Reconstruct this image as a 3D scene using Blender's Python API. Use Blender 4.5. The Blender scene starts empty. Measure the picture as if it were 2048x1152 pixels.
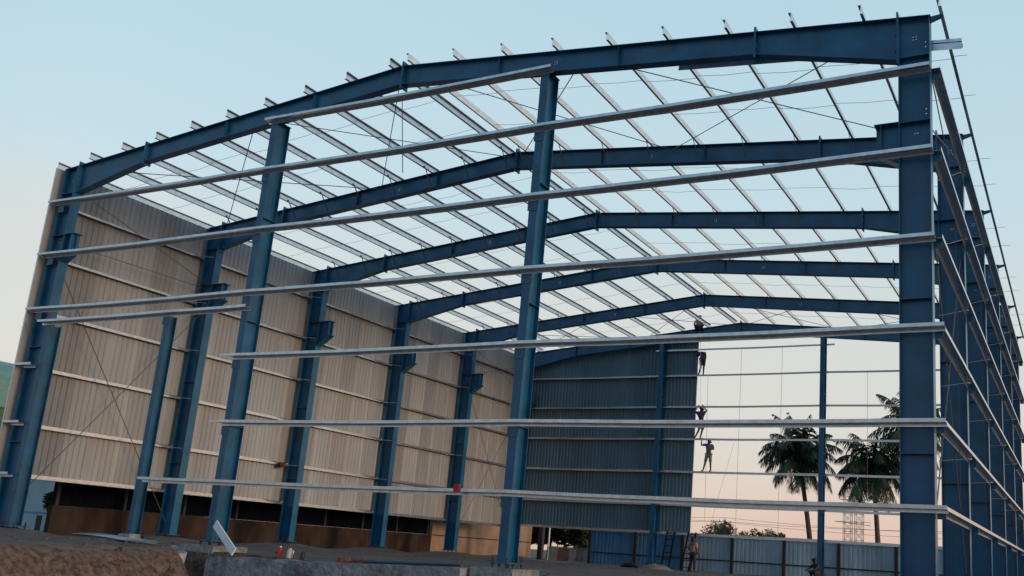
import bpy, bmesh, math, random
from mathutils import Vector, Matrix, noise
random.seed(7)
S = bpy.context.scene
COL = S.collection
R = math.radians

# ------------------------------------------------------------------ camera
cam_d = bpy.data.cameras.new('camera'); cam = bpy.data.objects.new('camera', cam_d); COL.objects.link(cam)
cam_d.sensor_width = 36.0; cam_d.lens = 1900.38 / 2048 * 36
cam_d.shift_x = -204.9 / 2048; cam_d.shift_y = 84.93 / 2048
cam_d.clip_start = 0.1; cam_d.clip_end = 6000
rx = Vector((0.8994143639684059, 0.4322421767815061, 0.06496539462238642))
dn = Vector((-0.042393739496287636, 0.2341931872496836, -0.9712653200322459))
fw = Vector((-0.43503628899067504, 0.8708158540454778, 0.22896107879769015))
M = Matrix((rx, -dn, -fw)).transposed().to_4x4(); M.translation = Vector((28.7187, -17.78686, 0.31085))
cam.matrix_world = M
S.camera = cam
S.render.resolution_x = 1024; S.render.resolution_y = 576

# ------------------------------------------------------------------ sky + sun (dusk, sun low on the right and behind)
EXPO, GLOW = 1.0, 1.25
SUN_AZ, SUN_EL = 93.0, 6.5          # azimuth clockwise from +Y
w = bpy.data.worlds.new('World'); S.world = w; w.use_nodes = True
nt = w.node_tree; nt.nodes.clear()
out = nt.nodes.new('ShaderNodeOutputWorld'); bg = nt.nodes.new('ShaderNodeBackground')
sky = nt.nodes.new('ShaderNodeTexSky'); sky.sky_type = 'NISHITA'; sky.sun_disc = False
sky.sun_elevation = R(SUN_EL); sky.sun_rotation = R(SUN_AZ)
sky.air_density = 1.0; sky.dust_density = 1.5; sky.ozone_density = 1.6
STR = 0.11; bg.inputs['Strength'].default_value = STR
# thin evening haze veils the sky: pale blue above, pinkish towards the horizon, a warm glow on the sunset side
tc = nt.nodes.new('ShaderNodeTexCoord'); sx = nt.nodes.new('ShaderNodeSeparateXYZ'); nt.links.new(tc.outputs['Generated'], sx.inputs[0])
ramp = nt.nodes.new('ShaderNodeValToRGB'); hz = nt.nodes.new('ShaderNodeTexNoise'); hz.inputs['Scale'].default_value = 2.2; hz.inputs['Detail'].default_value = 5
hm = nt.nodes.new('ShaderNodeMapping'); hm.inputs['Scale'].default_value = (1, 1, 3.5); nt.links.new(tc.outputs['Generated'], hm.inputs[0]); nt.links.new(hm.outputs[0], hz.inputs['Vector'])
hj = nt.nodes.new('ShaderNodeMath'); hj.operation = 'MULTIPLY_ADD'; nt.links.new(hz.outputs['Fac'], hj.inputs[0]); hj.inputs[1].default_value = .16; hj.inputs[2].default_value = -.08   # uneven haze
ha = nt.nodes.new('ShaderNodeMath'); ha.operation = 'ADD'; nt.links.new(sx.outputs['Z'], ha.inputs[0]); nt.links.new(hj.outputs[0], ha.inputs[1]); nt.links.new(ha.outputs[0], ramp.inputs[0])
def lin_(c): return [((v / 255 + .055) / 1.055) ** 2.4 for v in c]
stops = [(0.0, (226, 192, 178)), (.07, (226, 204, 191)), (.15, (222, 216, 207)), (.25, (216, 220, 216)), (.36, (199, 223, 231)), (.64, (180, 214, 231)), (.8, (122, 162, 198)), (.92, (72, 108, 155))]
el = ramp.color_ramp.elements
for i, (p_, c_) in enumerate(stops):
    e_ = el[i] if i < 2 else el.new(p_)
    e_.position = p_; e_.color = (*lin_(c_), 1)
def mth(op, a_, b_=None):
    m_ = nt.nodes.new('ShaderNodeMath'); m_.operation = op; m_.use_clamp = False
    for k_, v_ in enumerate((a_, b_)):
        if v_ is None: continue
        if isinstance(v_, (int, float)): m_.inputs[k_].default_value = v_
        else: nt.links.new(v_, m_.inputs[k_])
    return m_.outputs[0]
ddot = mth('ADD', mth('MULTIPLY', sx.outputs['X'], math.sin(R(SUN_AZ))), mth('MULTIPLY', sx.outputs['Y'], math.cos(R(SUN_AZ))))
glow = mth('MULTIPLY', mth('POWER', mth('MAXIMUM', ddot, 0.0), 3.0), mth('POWER', mth('MAXIMUM', mth('SUBTRACT', 1.0, mth('ABSOLUTE', sx.outputs['Z'])), 0.0), 4.0))
gm = nt.nodes.new('ShaderNodeMixRGB'); gm.blend_type = 'ADD'; nt.links.new(mth('MULTIPLY', glow, GLOW), gm.inputs[0]); nt.links.new(ramp.outputs[0], gm.inputs[1]); gm.inputs[2].default_value = (1.0, .52, .25, 1)
sc = nt.nodes.new('ShaderNodeMixRGB'); sc.blend_type = 'MULTIPLY'; sc.inputs[0].default_value = 1; nt.links.new(gm.outputs[0], sc.inputs[1]); g_ = 1.08 / STR / 2 ** EXPO; sc.inputs[2].default_value = (g_, g_, g_, 1)
mr_ = nt.nodes.new('ShaderNodeMapRange'); nt.links.new(mth('SUBTRACT', sx.outputs['Y'], mth('MULTIPLY', sx.outputs['X'], -.35)), mr_.inputs['Value'])
mr_.inputs['From Min'].default_value = -.45; mr_.inputs['From Max'].default_value = .25; mr_.interpolation_type = 'SMOOTHSTEP'
rear_dim = nt.nodes.new('ShaderNodeMixRGB'); nt.links.new(mr_.outputs[0], rear_dim.inputs[0]); rear_dim.inputs[1].default_value = (.52, .64, .76, 1); rear_dim.inputs[2].default_value = (1, 1, 1, 1)   # unseen sky behind the camera dimmed and blued to darken front-facing steel
sc2 = nt.nodes.new('ShaderNodeMixRGB'); sc2.blend_type = 'MULTIPLY'; sc2.inputs[0].default_value = 1; nt.links.new(sc.outputs[0], sc2.inputs[1]); nt.links.new(rear_dim.outputs[0], sc2.inputs[2]); sc = sc2
mixs = nt.nodes.new('ShaderNodeMixRGB'); mixs.inputs[0].default_value = 0.85; nt.links.new(sky.outputs[0], mixs.inputs[1]); nt.links.new(sc.outputs[0], mixs.inputs[2])
nt.links.new(mixs.outputs[0], bg.inputs['Color']); nt.links.new(bg.outputs[0], out.inputs[0])
sl = bpy.data.lights.new('sun', 'SUN'); sl.energy = 1.0; sl.angle = R(13); sl.color = (1.0, 0.66, 0.44)
so = bpy.data.objects.new('sun', sl); COL.objects.link(so)
sd = Vector((math.sin(R(SUN_AZ)) * math.cos(R(SUN_EL)), math.cos(R(SUN_AZ)) * math.cos(R(SUN_EL)), math.sin(R(SUN_EL))))
so.rotation_euler = sd.to_track_quat('Z', 'Y').to_euler(); so.location = (60, -20, 30)
S.view_settings.view_transform = 'Standard'; S.view_settings.look = 'None'
S.view_settings.exposure = EXPO; S.view_settings.gamma = 1.0
try: S.view_settings.use_curve_mapping = False
except Exception: pass

# ------------------------------------------------------------------ helpers
def mat(name, base, rough=0.6, metal=0.0, var=0.15, scale=3.0, bump=0.0, bscale=30.0, stain=None, stain_amt=0.5, stretch=(1, 1, 1), spec=0.5):
    m = bpy.data.materials.new(name); m.use_nodes = True; n = m.node_tree; b = n.nodes['Principled BSDF']
    b.inputs['Roughness'].default_value = rough; b.inputs['Metallic'].default_value = metal
    b.inputs['Specular IOR Level'].default_value = spec
    tc = n.nodes.new('ShaderNodeTexCoord'); mp = n.nodes.new('ShaderNodeMapping'); mp.inputs['Scale'].default_value = stretch
    n.links.new(tc.outputs['Object'], mp.inputs[0])
    nz = n.nodes.new('ShaderNodeTexNoise'); nz.inputs['Scale'].default_value = scale; nz.inputs['Detail'].default_value = 6
    n.links.new(mp.outputs[0], nz.inputs['Vector'])
    rp = n.nodes.new('ShaderNodeValToRGB'); e = rp.color_ramp.elements
    lo = [max(0, c * (1 - var)) for c in base]; hi = [min(1, c * (1 + var)) for c in base]
    e[0].position = 0.3; e[1].position = 0.7; e[0].color = (*lo, 1); e[1].color = (*hi, 1)
    n.links.new(nz.outputs['Fac'], rp.inputs[0]); colr = rp.outputs[0]
    if stain:
        n2 = n.nodes.new('ShaderNodeTexNoise'); n2.inputs['Scale'].default_value = scale * 0.35; n2.inputs['Detail'].default_value = 8; n2.inputs['Roughness'].default_value = 0.7
        n.links.new(mp.outputs[0], n2.inputs['Vector'])
        r2 = n.nodes.new('ShaderNodeValToRGB'); r2.color_ramp.elements[0].position = 0.48; r2.color_ramp.elements[1].position = 0.66
        r2.color_ramp.elements[0].color = (0, 0, 0, 1); r2.color_ramp.elements[1].color = (stain_amt,) * 3 + (1,)
        n.links.new(n2.outputs['Fac'], r2.inputs[0])
        mx = n.nodes.new('ShaderNodeMixRGB'); n.links.new(r2.outputs[0], mx.inputs[0]); n.links.new(colr, mx.inputs[1]); mx.inputs[2].default_value = (*stain, 1)
        colr = mx.outputs[0]
    n.links.new(colr, b.inputs['Base Color'])
    if bump:
        n3 = n.nodes.new('ShaderNodeTexNoise'); n3.inputs['Scale'].default_value = bscale; n3.inputs['Detail'].default_value = 8
        n.links.new(tc.outputs['Object'], n3.inputs['Vector'])
        bp = n.nodes.new('ShaderNodeBump'); bp.inputs['Strength'].default_value = bump; bp.inputs['Distance'].default_value = 0.05
        n.links.new(n3.outputs['Fac'], bp.inputs['Height']); n.links.new(bp.outputs[0], b.inputs['Normal'])
    return m

def sheet_mat(name, base, axis, width=1.0, rough=0.45, metal=0.0, var=0.10, dirt=(0.2, 0.17, 0.13)):
    m = mat(name, base, rough, metal, 0.14, 1.2, stain=dirt, stain_amt=0.4, stretch=(1, 1, 0.16))
    n = m.node_tree; b = n.nodes['Principled BSDF']
    src = b.inputs['Base Color'].links[0].from_socket
    tc = n.nodes.new('ShaderNodeTexCoord'); sp = n.nodes.new('ShaderNodeSeparateXYZ'); n.links.new(tc.outputs['Object'], sp.inputs[0])
    dv = n.nodes.new('ShaderNodeMath'); dv.operation = 'DIVIDE'; n.links.new(sp.outputs[axis], dv.inputs[0]); dv.inputs[1].default_value = width
    fl = n.nodes.new('ShaderNodeMath'); fl.operation = 'FLOOR'; n.links.new(dv.outputs[0], fl.inputs[0])
    wn = n.nodes.new('ShaderNodeTexWhiteNoise'); wn.noise_dimensions = '1D'; n.links.new(fl.outputs[0], wn.inputs['W'])
    mr = n.nodes.new('ShaderNodeMapRange'); mr.inputs['To Min'].default_value = 1 - var; mr.inputs['To Max'].default_value = 1 + var
    n.links.new(wn.outputs['Value'], mr.inputs['Value'])
    mx = n.nodes.new('ShaderNodeMixRGB'); mx.blend_type = 'MULTIPLY'; mx.inputs[0].default_value = 1
    n.links.new(src, mx.inputs[1]); n.links.new(mr.outputs[0], mx.inputs[2]); n.links.new(mx.outputs[0], b.inputs['Base Color'])
    return m

STEEL = mat('blue_steel_paint', (0.006, 0.088, 0.19), 0.33, 0, 0.30, 1.6, 0.04, 60, stain=(0.035, 0.095, 0.13), stain_amt=0.5, spec=0.45)
GALV = mat('galvanised_steel', (0.58, 0.60, 0.63), 0.27, 0.88, 0.16, 7, 0.03, 80)
ROD = mat('rod_steel', (0.09, 0.10, 0.12), 0.5, 0.4, 0.1)
CLADL = sheet_mat('clad_inner_white', (0.245, 0.275, 0.295), 'Y', 1.0, var=.15)
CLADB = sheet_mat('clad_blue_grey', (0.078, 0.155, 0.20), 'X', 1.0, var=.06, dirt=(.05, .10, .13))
CONC = mat('concrete', (0.235, 0.25, 0.265), 0.9, 0, 0.3, 5.5, 0.9, 14, stain=(0.05, 0.055, 0.06), stain_amt=0.8)
SOIL = mat('soil', (0.105, 0.096, 0.086), 0.95, 0, 0.3, 0.9, 0.8, 6, stain=(0.075, 0.047, 0.034), stain_amt=0.9)
BROWN = mat('brown_dirt', (0.10, 0.062, 0.042), 0.95, 0, 0.4, 2.5, 0.8, 9, stain=(0.05, 0.035, 0.028), stain_amt=0.8)
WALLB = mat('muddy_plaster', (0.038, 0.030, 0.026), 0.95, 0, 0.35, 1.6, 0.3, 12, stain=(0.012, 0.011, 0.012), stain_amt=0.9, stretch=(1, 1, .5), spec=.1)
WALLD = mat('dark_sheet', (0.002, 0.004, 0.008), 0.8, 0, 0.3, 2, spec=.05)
WALLT = mat('tan_plaster', (0.26, 0.185, 0.13), 0.9, 0, 0.2, 1.2, 0.2, 14, stain=(0.16, 0.09, 0.06), stain_amt=0.6)
FENCEW = mat('fence_pale_sheet', (0.36, 0.49, 0.58), 0.5, 0, 0.18, 1.5, stain=(0.16, 0.22, 0.26), stain_amt=0.5, stretch=(1, 1, .4))
FENCEB = mat('fence_blue_sheet', (0.06, 0.24, 0.50), 0.5, 0, 0.2, 1.5, stain=(0.2, 0.32, 0.42), stain_amt=0.5, stretch=(1, 1, .4))
DARKP = mat('dark_post', (0.02, 0.022, 0.03), 0.7)
SHEDW = mat('shed_wall', (0.34, 0.46, 0.50), 0.7, 0, 0.12, 1.0, stain=(0.2, 0.28, 0.3), stain_amt=0.5)
GREEN = mat('green_roofing', (0.012, 0.11, 0.05), 0.5, 0, 0.15, 1)
BARK = mat('palm_bark', (0.075, 0.06, 0.05), 0.9, 0, 0.3, 6, 0.5, 20)
LEAF = mat('palm_leaf', (0.024, 0.046, 0.018), 0.6, 0, 0.45, 1.2)
LEAF2 = mat('tree_leaf', (0.025, 0.042, 0.016), 0.65, 0, 0.5, 1.5)
SKIN = mat('skin', (0.055, 0.032, 0.024), 0.55)
HAIR = mat('hair', (0.012, 0.011, 0.012), 0.5)
RED = mat('red_cloth', (0.5, 0.02, 0.04), 0.8)
WHITEP = mat('white_paint', (0.75, 0.76, 0.78), 0.5, 0, 0.06, 3)
BLACK = mat('black_rubber', (0.015, 0.015, 0.017), 0.6)
WOOD = mat('weathered_wood', (0.13, 0.09, 0.06), 0.85, 0, 0.3, 5)

_n = STEEL.node_tree; _b = _n.nodes['Principled BSDF']; _src = _b.inputs['Base Color'].links[0].from_socket      # scuffs, dust and rust specks on the paint
_tc = _n.nodes.new('ShaderNodeTexCoord'); _mp = _n.nodes.new('ShaderNodeMapping'); _mp.inputs['Scale'].default_value = (1, 1, .45); _n.links.new(_tc.outputs['Object'], _mp.inputs[0])
for _s, _lo, _hi, _am, _c in ((9, .60, .70, .55, (.07, .12, .16)), (17, .66, .72, .75, (.10, .055, .035))):
    _nz = _n.nodes.new('ShaderNodeTexNoise'); _nz.inputs['Scale'].default_value = _s; _nz.inputs['Detail'].default_value = 7; _nz.inputs['Roughness'].default_value = .7; _n.links.new(_mp.outputs[0], _nz.inputs['Vector'])
    _mr = _n.nodes.new('ShaderNodeMapRange'); _mr.inputs['From Min'].default_value = _lo; _mr.inputs['From Max'].default_value = _hi; _mr.inputs['To Max'].default_value = _am; _n.links.new(_nz.outputs['Fac'], _mr.inputs['Value'])
    _mx = _n.nodes.new('ShaderNodeMixRGB'); _n.links.new(_mr.outputs[0], _mx.inputs[0]); _n.links.new(_src, _mx.inputs[1]); _mx.inputs[2].default_value = (*_c, 1); _src = _mx.outputs[0]
_n.links.new(_src, _b.inputs['Base Color'])
_n = SOIL.node_tree; _b = _n.nodes['Principled BSDF']; _src = _b.inputs['Base Color'].links[0].from_socket
_ge = _n.nodes.new('ShaderNodeNewGeometry'); _sp = _n.nodes.new('ShaderNodeSeparateXYZ'); _n.links.new(_ge.outputs['True Normal'], _sp.inputs[0])
_mr = _n.nodes.new('ShaderNodeMapRange'); _n.links.new(_sp.outputs['Z'], _mr.inputs['Value']); _mr.inputs['From Min'].default_value = .97; _mr.inputs['From Max'].default_value = .84
_nz = _n.nodes.new('ShaderNodeTexNoise'); _nz.inputs['Scale'].default_value = 7; _nz.inputs['Detail'].default_value = 9; _nz.inputs['Roughness'].default_value = .75
_tc = _n.nodes.new('ShaderNodeTexCoord'); _n.links.new(_tc.outputs['Object'], _nz.inputs['Vector'])
_rp = _n.nodes.new('ShaderNodeValToRGB'); _e = _rp.color_ramp.elements; _e[0].position = .38; _e[1].position = .66; _e[0].color = (.025, .018, .015, 1); _e[1].color = (.17, .125, .095, 1)
_n.links.new(_nz.outputs['Fac'], _rp.inputs[0])
_mx = _n.nodes.new('ShaderNodeMixRGB'); _n.links.new(_mr.outputs[0], _mx.inputs[0]); _n.links.new(_src, _mx.inputs[1]); _n.links.new(_rp.outputs[0], _mx.inputs[2]); _n.links.new(_mx.outputs[0], _b.inputs['Base Color'])

class Pieces:
    """several like pieces, each linked as a mesh of its own"""
    def __init__(s): s.p = []
    def new(s): s.p.append(MB()); return s.p[-1]
    @property
    def v(s): return s.p
    def box(s, *a): s.new().box(*a)
    def bar(s, *a): s.new().bar(*a)
    def prism(s, *a): s.new().prism(*a)
    def rod(s, *a): s.new().rod(*a)
    def build(s, name, m, parent=None): return [q.build(name, m, parent) for q in s.p]
class MB:
    def __init__(s): s.v = []; s.f = []; s.sm = False
    def hexa(s, c):
        i = len(s.v); s.v += [tuple(p) for p in c]
        for q in ((0, 3, 2, 1), (4, 5, 6, 7), (0, 1, 5, 4), (1, 2, 6, 5), (2, 3, 7, 6), (3, 0, 4, 7)): s.f.append(tuple(i + k for k in q))
        return s
    def box(s, x0, x1, y0, y1, z0, z1):
        return s.hexa([(x0, y0, z0), (x1, y0, z0), (x1, y1, z0), (x0, y1, z0), (x0, y0, z1), (x1, y0, z1), (x1, y1, z1), (x0, y1, z1)])
    def prism(s, poly, y0, y1, axis='y'):
        """extrude polygon: axis y -> poly in (x,z); axis x -> poly in (y,z); axis z -> (x,y)"""
        n = len(poly); i = len(s.v)
        for t in (y0, y1):
            for a, b in poly:
                s.v.append((a, t, b) if axis == 'y' else ((t, a, b) if axis == 'x' else (a, b, t)))
        s.f.append(tuple(i + k for k in range(n))); s.f.append(tuple(i + n + k for k in reversed(range(n))))
        for k in range(n): s.f.append((i + k, i + n + k, i + n + (k + 1) % n, i + (k + 1) % n))
        return s
    def rod(s, p, q, r, n=6, r2=None):
        p, q = Vector(p), Vector(q); d = (q - p).normalized()
        u = d.orthogonal().normalized(); t = d.cross(u); i = len(s.v); r2 = r if r2 is None else r2
        for c, rr in ((p, r), (q, r2)):
            for k in range(n):
                a = 2 * math.pi * k / n; s.v.append(tuple(c + rr * (math.cos(a) * u + math.sin(a) * t)))
        for k in range(n): s.f.append((i + k, i + (k + 1) % n, i + n + (k + 1) % n, i + n + k))
        s.f.append(tuple(i + k for k in reversed(range(n)))); s.f.append(tuple(i + n + k for k in range(n)))
        return s
    def bar(s, p, q, w, h, up=(0, 0, 1)):
        p, q = Vector(p), Vector(q); d = (q - p).normalized(); u = d.cross(Vector(up)).normalized(); t = u.cross(d)
        c = []
        for e in (p, q):
            c += [e - u * w / 2 - t * h / 2, e + u * w / 2 - t * h / 2, e + u * w / 2 + t * h / 2, e - u * w / 2 + t * h / 2]
        return s.hexa(c)
    def tube(s, pts, rads, n=8):
        i0 = len(s.v); N = len(pts); pts = [Vector(p) for p in pts]
        for k, p in enumerate(pts):
            d = (pts[min(k + 1, N - 1)] - pts[max(k - 1, 0)]).normalized()
            ref = Vector((1, 0, 0)) if abs(d.x) < .8 else Vector((0, 1, 0))
            u = d.cross(ref).normalized(); t = d.cross(u)
            for j in range(n):
                a = 2 * math.pi * j / n; s.v.append(tuple(p + rads[k] * (math.cos(a) * u + math.sin(a) * t)))
        for k in range(N - 1):
            for j in range(n):
                a = i0 + k * n + j; b = i0 + k * n + (j + 1) % n; s.f.append((a, b, b + n, a + n))
        s.f.append(tuple(i0 + j for j in range(n))); s.f.append(tuple(i0 + (N - 1) * n + j for j in reversed(range(n))))
        return s
    def build(s, name, m, parent=None, origin=(0, 0, 0), smooth=False):
        me = bpy.data.meshes.new(name); o = Vector(origin)
        me.from_pydata([tuple(Vector(v) - o) for v in s.v], [], s.f)
        bm = bmesh.new(); bm.from_mesh(me); bmesh.ops.recalc_face_normals(bm, faces=bm.faces); bm.to_mesh(me); bm.free()
        if smooth:
            for p in me.polygons: p.use_smooth = True
        me.materials.append(m); ob = bpy.data.objects.new(name, me); COL.objects.link(ob)
        if parent is not None: ob.parent = parent
        else: ob.location = o
        return ob

def tag(o, label=None, cat=None, group=None, kind=None):
    if label: o['label'] = label
    if cat: o['category'] = cat
    if group: o['group'] = group
    if kind: o['kind'] = kind
    elif label: o['kind'] = 'thing'
    return o
def thing(name, loc, label, cat, group=None):
    o = bpy.data.objects.new(name, None); COL.objects.link(o); o.location = loc; o.empty_display_size = 0.2
    return tag(o, label, cat, group)

ORD = ['first', 'second', 'third', 'fourth', 'fifth', 'sixth', 'seventh', 'eighth', 'ninth', 'tenth']

# ------------------------------------------------------------------ building dimensions
W = 26.4; HE = 11.13; HR = 12.40; SL = (HR - HE) / (W / 2); GZ = -0.28
FY = [0.0, 5.70, 11.27, 16.85, 22.45, 27.90]
GIRT_Z = [1.44, 2.96, 4.71, 6.44, 8.20, 9.93]
def top(x): return HE + SL * min(x, W - x)

# ------------------------------------------------------------------ ground: one sheet, fine near the building
def gz(x, y):
    z = GZ
    n = noise.noise(Vector((x * .35, y * .35, 0))) * .05 + noise.noise(Vector((x * 1.4, y * 1.4, 3))) * .03 + noise.noise(Vector((x * 5, y * 5, 8))) * .012
    for k in range(6):      # dirt heaped against the left column feet
        d2 = (x - .4) ** 2 * .5 + (y - FY[k]) ** 2
        if d2 < 6: z += .21 * math.exp(-d2 * .8)
    if y < -0.55:
        # excavated strip in front of the plinth; a dirt bank with a cut edge stands on the left
        t = min(1, max(0, (-1.5 - y) / .9)); edge = 7.7 + 2.7 * t + .35 * noise.noise(Vector((1, y * .8, 4))) + .12 * noise.noise(Vector((3, y * 3, 4)))
        f = min(1, max(0, (x - edge) / 1.5))
        z += .07 * (1 - f) - 1.25 * f * f * (3 - 2 * f) * min(1, (-.55 - y) / .35)
        n = n * (1.6 + 2.4 * f) + f * (.10 * noise.noise(Vector((x * 2.6, y * 2.6, 7))) + .07 * noise.noise(Vector((x * 6.5, y * 6.5, 2))))
    if y < -14: z = min(z, -1.25)
    if abs(x - 13) > 60 or y > 70: n = 0
    return z + n
def lin(a, b, st):
    k = max(1, int(round((b - a) / st))); return [a + (b - a) * i / k for i in range(k)]
xs = lin(-2500, -300, 550) + lin(-300, -60, 60) + lin(-60, -8, 4) + lin(-8, 30, .2) + lin(30, 60, 2) + lin(60, 300, 60) + lin(300, 2500, 550) + [2500]
ys = lin(-60, -20, 5) + lin(-20, -8, 1) + lin(-8, 1, .15) + lin(1, 36, .7) + lin(36, 80, 8) + lin(80, 400, 80) + lin(400, 3500, 600) + [3500]
g = MB(); nx = len(xs)
for y in ys:
    for x in xs: g.v.append((x, y, gz(x, y)))
for j in range(len(ys) - 1):
    for i in range(nx - 1): g.f.append((j * nx + i, j * nx + i + 1, (j + 1) * nx + i + 1, (j + 1) * nx + i))
tag(g.build('ground', SOIL, smooth=True), kind='structure')

# ------------------------------------------------------------------ portal frames
FT = 0.014     # plate thickness
def strip(mb, pts, th, y0, y1):
    """plate following a polyline in XZ (pts = its upper side), thickness th downward along local normal"""
    for (a, b) in zip(pts[:-1], pts[1:]):
        mb.prism([(a[0], a[1]), (b[0], b[1]), (b[0], b[1] - th), (a[0], a[1] - th)], y0, y1)
def bolts(mb, x, z, y, dx=.06, dz=.06, n=2, m=2, r=.014, side=-1):
    for i in range(n):
        for j in range(m):
            px, pz = x + (i - (n - 1) / 2) * dx, z + (j - (m - 1) / 2) * dz
            mb.rod((px, y, pz), (px, y + side * .016, pz), r, 6)

def portal(k, label, ob=0.65, fly=True, bolt=True):
    y0 = FY[k]
    root = thing('portal_frame', (0, y0, 0), label, 'steel frame', 'blue portal frames of the shed')
    fw2 = 0.15
    for side in (0, 1):
        X = (lambda x: x) if side == 0 else (lambda x: W - x)
        # column: outer flange X 0, inner flange X .6
        c = MB()
        zi = top(.6) - .93
        c.box(*sorted((X(0), X(FT))), -fw2, fw2, 0, HE - .03)
        c.box(*sorted((X(.6 - FT), X(.6))), -fw2, fw2, 0, top(.6) - .06)
        poly = [(X(FT), 0), (X(.6 - FT), 0), (X(.6 - FT), top(.6) - .06), (X(FT), HE - .05)]
        c.prism(poly, -.006, .006)
        # cap plate
        c.prism([(X(-.02), HE - .028), (X(.6), top(.6) - .028), (X(.6), top(.6) - .012), (X(-.02), HE - .012)], -fw2, fw2)
        col = c.build('column', STEEL, root)
        st = Pieces()
        for z in (8.88, 8.30, zi + .02, 2.42, 5.3):
            for ya, yb in ((-fw2 + .01, -.007), (.007, fw2 - .01)):
                st.box(*sorted((X(FT + .001), X(.6 - FT - .001))), ya, yb, z - .008, z + .008)
        st.build('stiffener', STEEL, col)
        # crane bracket on the inner flange
        b = MB(); o = ob if k else .45
        bz, bt, bl = 8.32, 8.88, (7.88 if k else 8.02)
        b.prism([(X(.603), bt), (X(.6 + o), bt), (X(.6 + o), bz), (X(.603), bl)], -.007, .007)
        b.box(*sorted((X(.603), X(.62 + o))), -fw2, fw2, bt, bt + .02)
        b.prism([(X(.603), bl), (X(.6 + o), bz), (X(.6 + o), bz - .02), (X(.603), bl - .02)], -fw2, fw2)
        b.box(*sorted((X(.6 + o - .12), X(.6 + o - .108))), -fw2 + .01, fw2 - .01, bz + .01, bt - .001)
        b.build('crane_bracket', STEEL, col)
        bp = MB(); bp.box(*sorted((X(-.08), X(.68))), -.22, .22, -.03, -.001); bp.build('base_plate', STEEL, col)
        ab = Pieces()
        for ax in (0.06, .3, .54):
            for ay in (-.18, .18):
                q = ab.new(); q.rod((X(ax), ay, -.16), (X(ax), ay, .10), .018, 6); q.rod((X(ax), ay, .002), (X(ax), ay, .03), .034, 6); q.rod((X(ax), ay, -.065), (X(ax), ay, -.032), .034, 6)
        ab.build('anchor_bolt', DARKP, col)
        if bolt:
            bb = Pieces(); bolts(bb, X(.3), 10.72, -.0065); bolts(bb, X(.28), 8.66, -.0065, .05, .05, 2, 1)
            bolts(bb, X(.09), 10.55, -.0065, .04, .1, 1, 2, .016); bolts(bb, X(.09), 9.1, -.0065, .04, .1, 1, 2, .016)
            bb.build('bolt', GALV, col)
        # eave cleat reaching out to the eave purlin
        ec = MB(); ec.prism([(X(-.001), HE - .10), (X(-.24), HE - .02), (X(-.24), HE + .02), (X(-.001), HE - .004)], -.05, .05)
        ec.build('eave_cleat', STEEL, col)
        # flange braces from the girts to the inner flange
        fb = Pieces()
        for z in GIRT_Z[1:] if k else []:
            fb.bar((X(-.10), -.62, z - .03), (X(.585), -.19, z - .03), .055, .008)
        if fb.v: fb.build('flange_brace', GALV, col)
        # rafter
        xs_ = [.64, 3.6, 13.2]; dep = [.93, .54, .53]
        r = MB()
        tp = [(X(x), top(x)) for x in xs_]
        bt_ = [(X(x), top(x) - d) for x, d in zip(xs_, dep)]
        pts = [(t, b) for t, b in zip(tp, bt_)]
        pts[-1] = ((X(13.19), top(13.19)), (X(13.19), top(13.19) - .53))
        for (a, b) in zip(pts[:-1], pts[1:]):
            r.prism([(a[0][0], a[0][1] - FT), (b[0][0], b[0][1] - FT), (b[1][0], b[1][1] + FT), (a[1][0], a[1][1] + FT)], -.005, .005)
        strip(r, [p[0] for p in pts], FT, -.125, .125)
        strip(r, [(p[1][0], p[1][1] + FT) for p in pts], FT, -.125, .125)
        raf = r.build('rafter', STEEL, root)
        sp = Pieces()   # knee end plates, splice plates
        sp.box(*sorted((X(.602), X(.638))), -.14, .14, top(.6) - 1.02, top(.6) + .12)
        sp.box(*sorted((X(3.58), X(3.622))), -.14, .14, top(3.6) - .62, top(3.6) + .10)
        bx = Pieces()
        for zz in (.05, -.15, -.35):
            for yy in (-.09, .09):
                bx.rod((X(3.57), yy, top(3.6) + zz - .05), (X(3.55), yy, top(3.6) + zz - .05), .022, 6)
                bx.rod((X(.64), yy, top(.6) + zz * 1.8 - .1), (X(.665), yy, top(.6) + zz * 1.8 - .1), .022, 6)
        sp.build('splice_plate', STEEL, raf); bx.build('bolt', DARKP, raf)
        ws = Pieces()
        for x in (6.9, 10.2):
            for ya, yb in ((-.12, -.0055), (.0055, .12)):
                ws.box(X(x) - .005, X(x) + .005, ya, yb, top(x) - .50, top(x) - .03)
        ws.build('web_stiffener', STEEL, raf)
        if bolt:
            bb = Pieces()
            for x in (8.6,): bolts(bb, X(x), top(x) - .27, -.0055)
            bb.build('bolt', GALV, raf)
        if fly:
            for x in PX_L[1:]:
                f = MB(); xx = x if side == 0 else W - x
                if 0 < k < 5:
                    f.bar((xx + .02, -.60, top(x) + .06), (xx + .02, -.13, top(x) - .47), .045, .007, (1, 0, 0))
                else: continue
                f.build('fly_brace', ROD, raf)
    rp = MB(); rp.box(W / 2 - .021, W / 2 + .021, -.14, .14, HR - .64, HR + .11); rp.build('ridge_plate', STEEL, root)
    return root

PX_L = [-.20, 1.31, 2.76, 4.22, 5.68, 7.10, 8.55, 10.0, 11.45, 12.9]
fl = ['front blue portal frame nearest the camera at the open gable', 'second blue portal frame counted from the open front gable', 'third blue portal frame counted from the open front gable',
      'fourth blue portal frame counted from the open front gable', 'fifth blue portal frame, last but one before the back gable', 'rearmost blue portal frame against the blue-grey back cladding']
for k in range(6): portal(k, fl[k])

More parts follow.
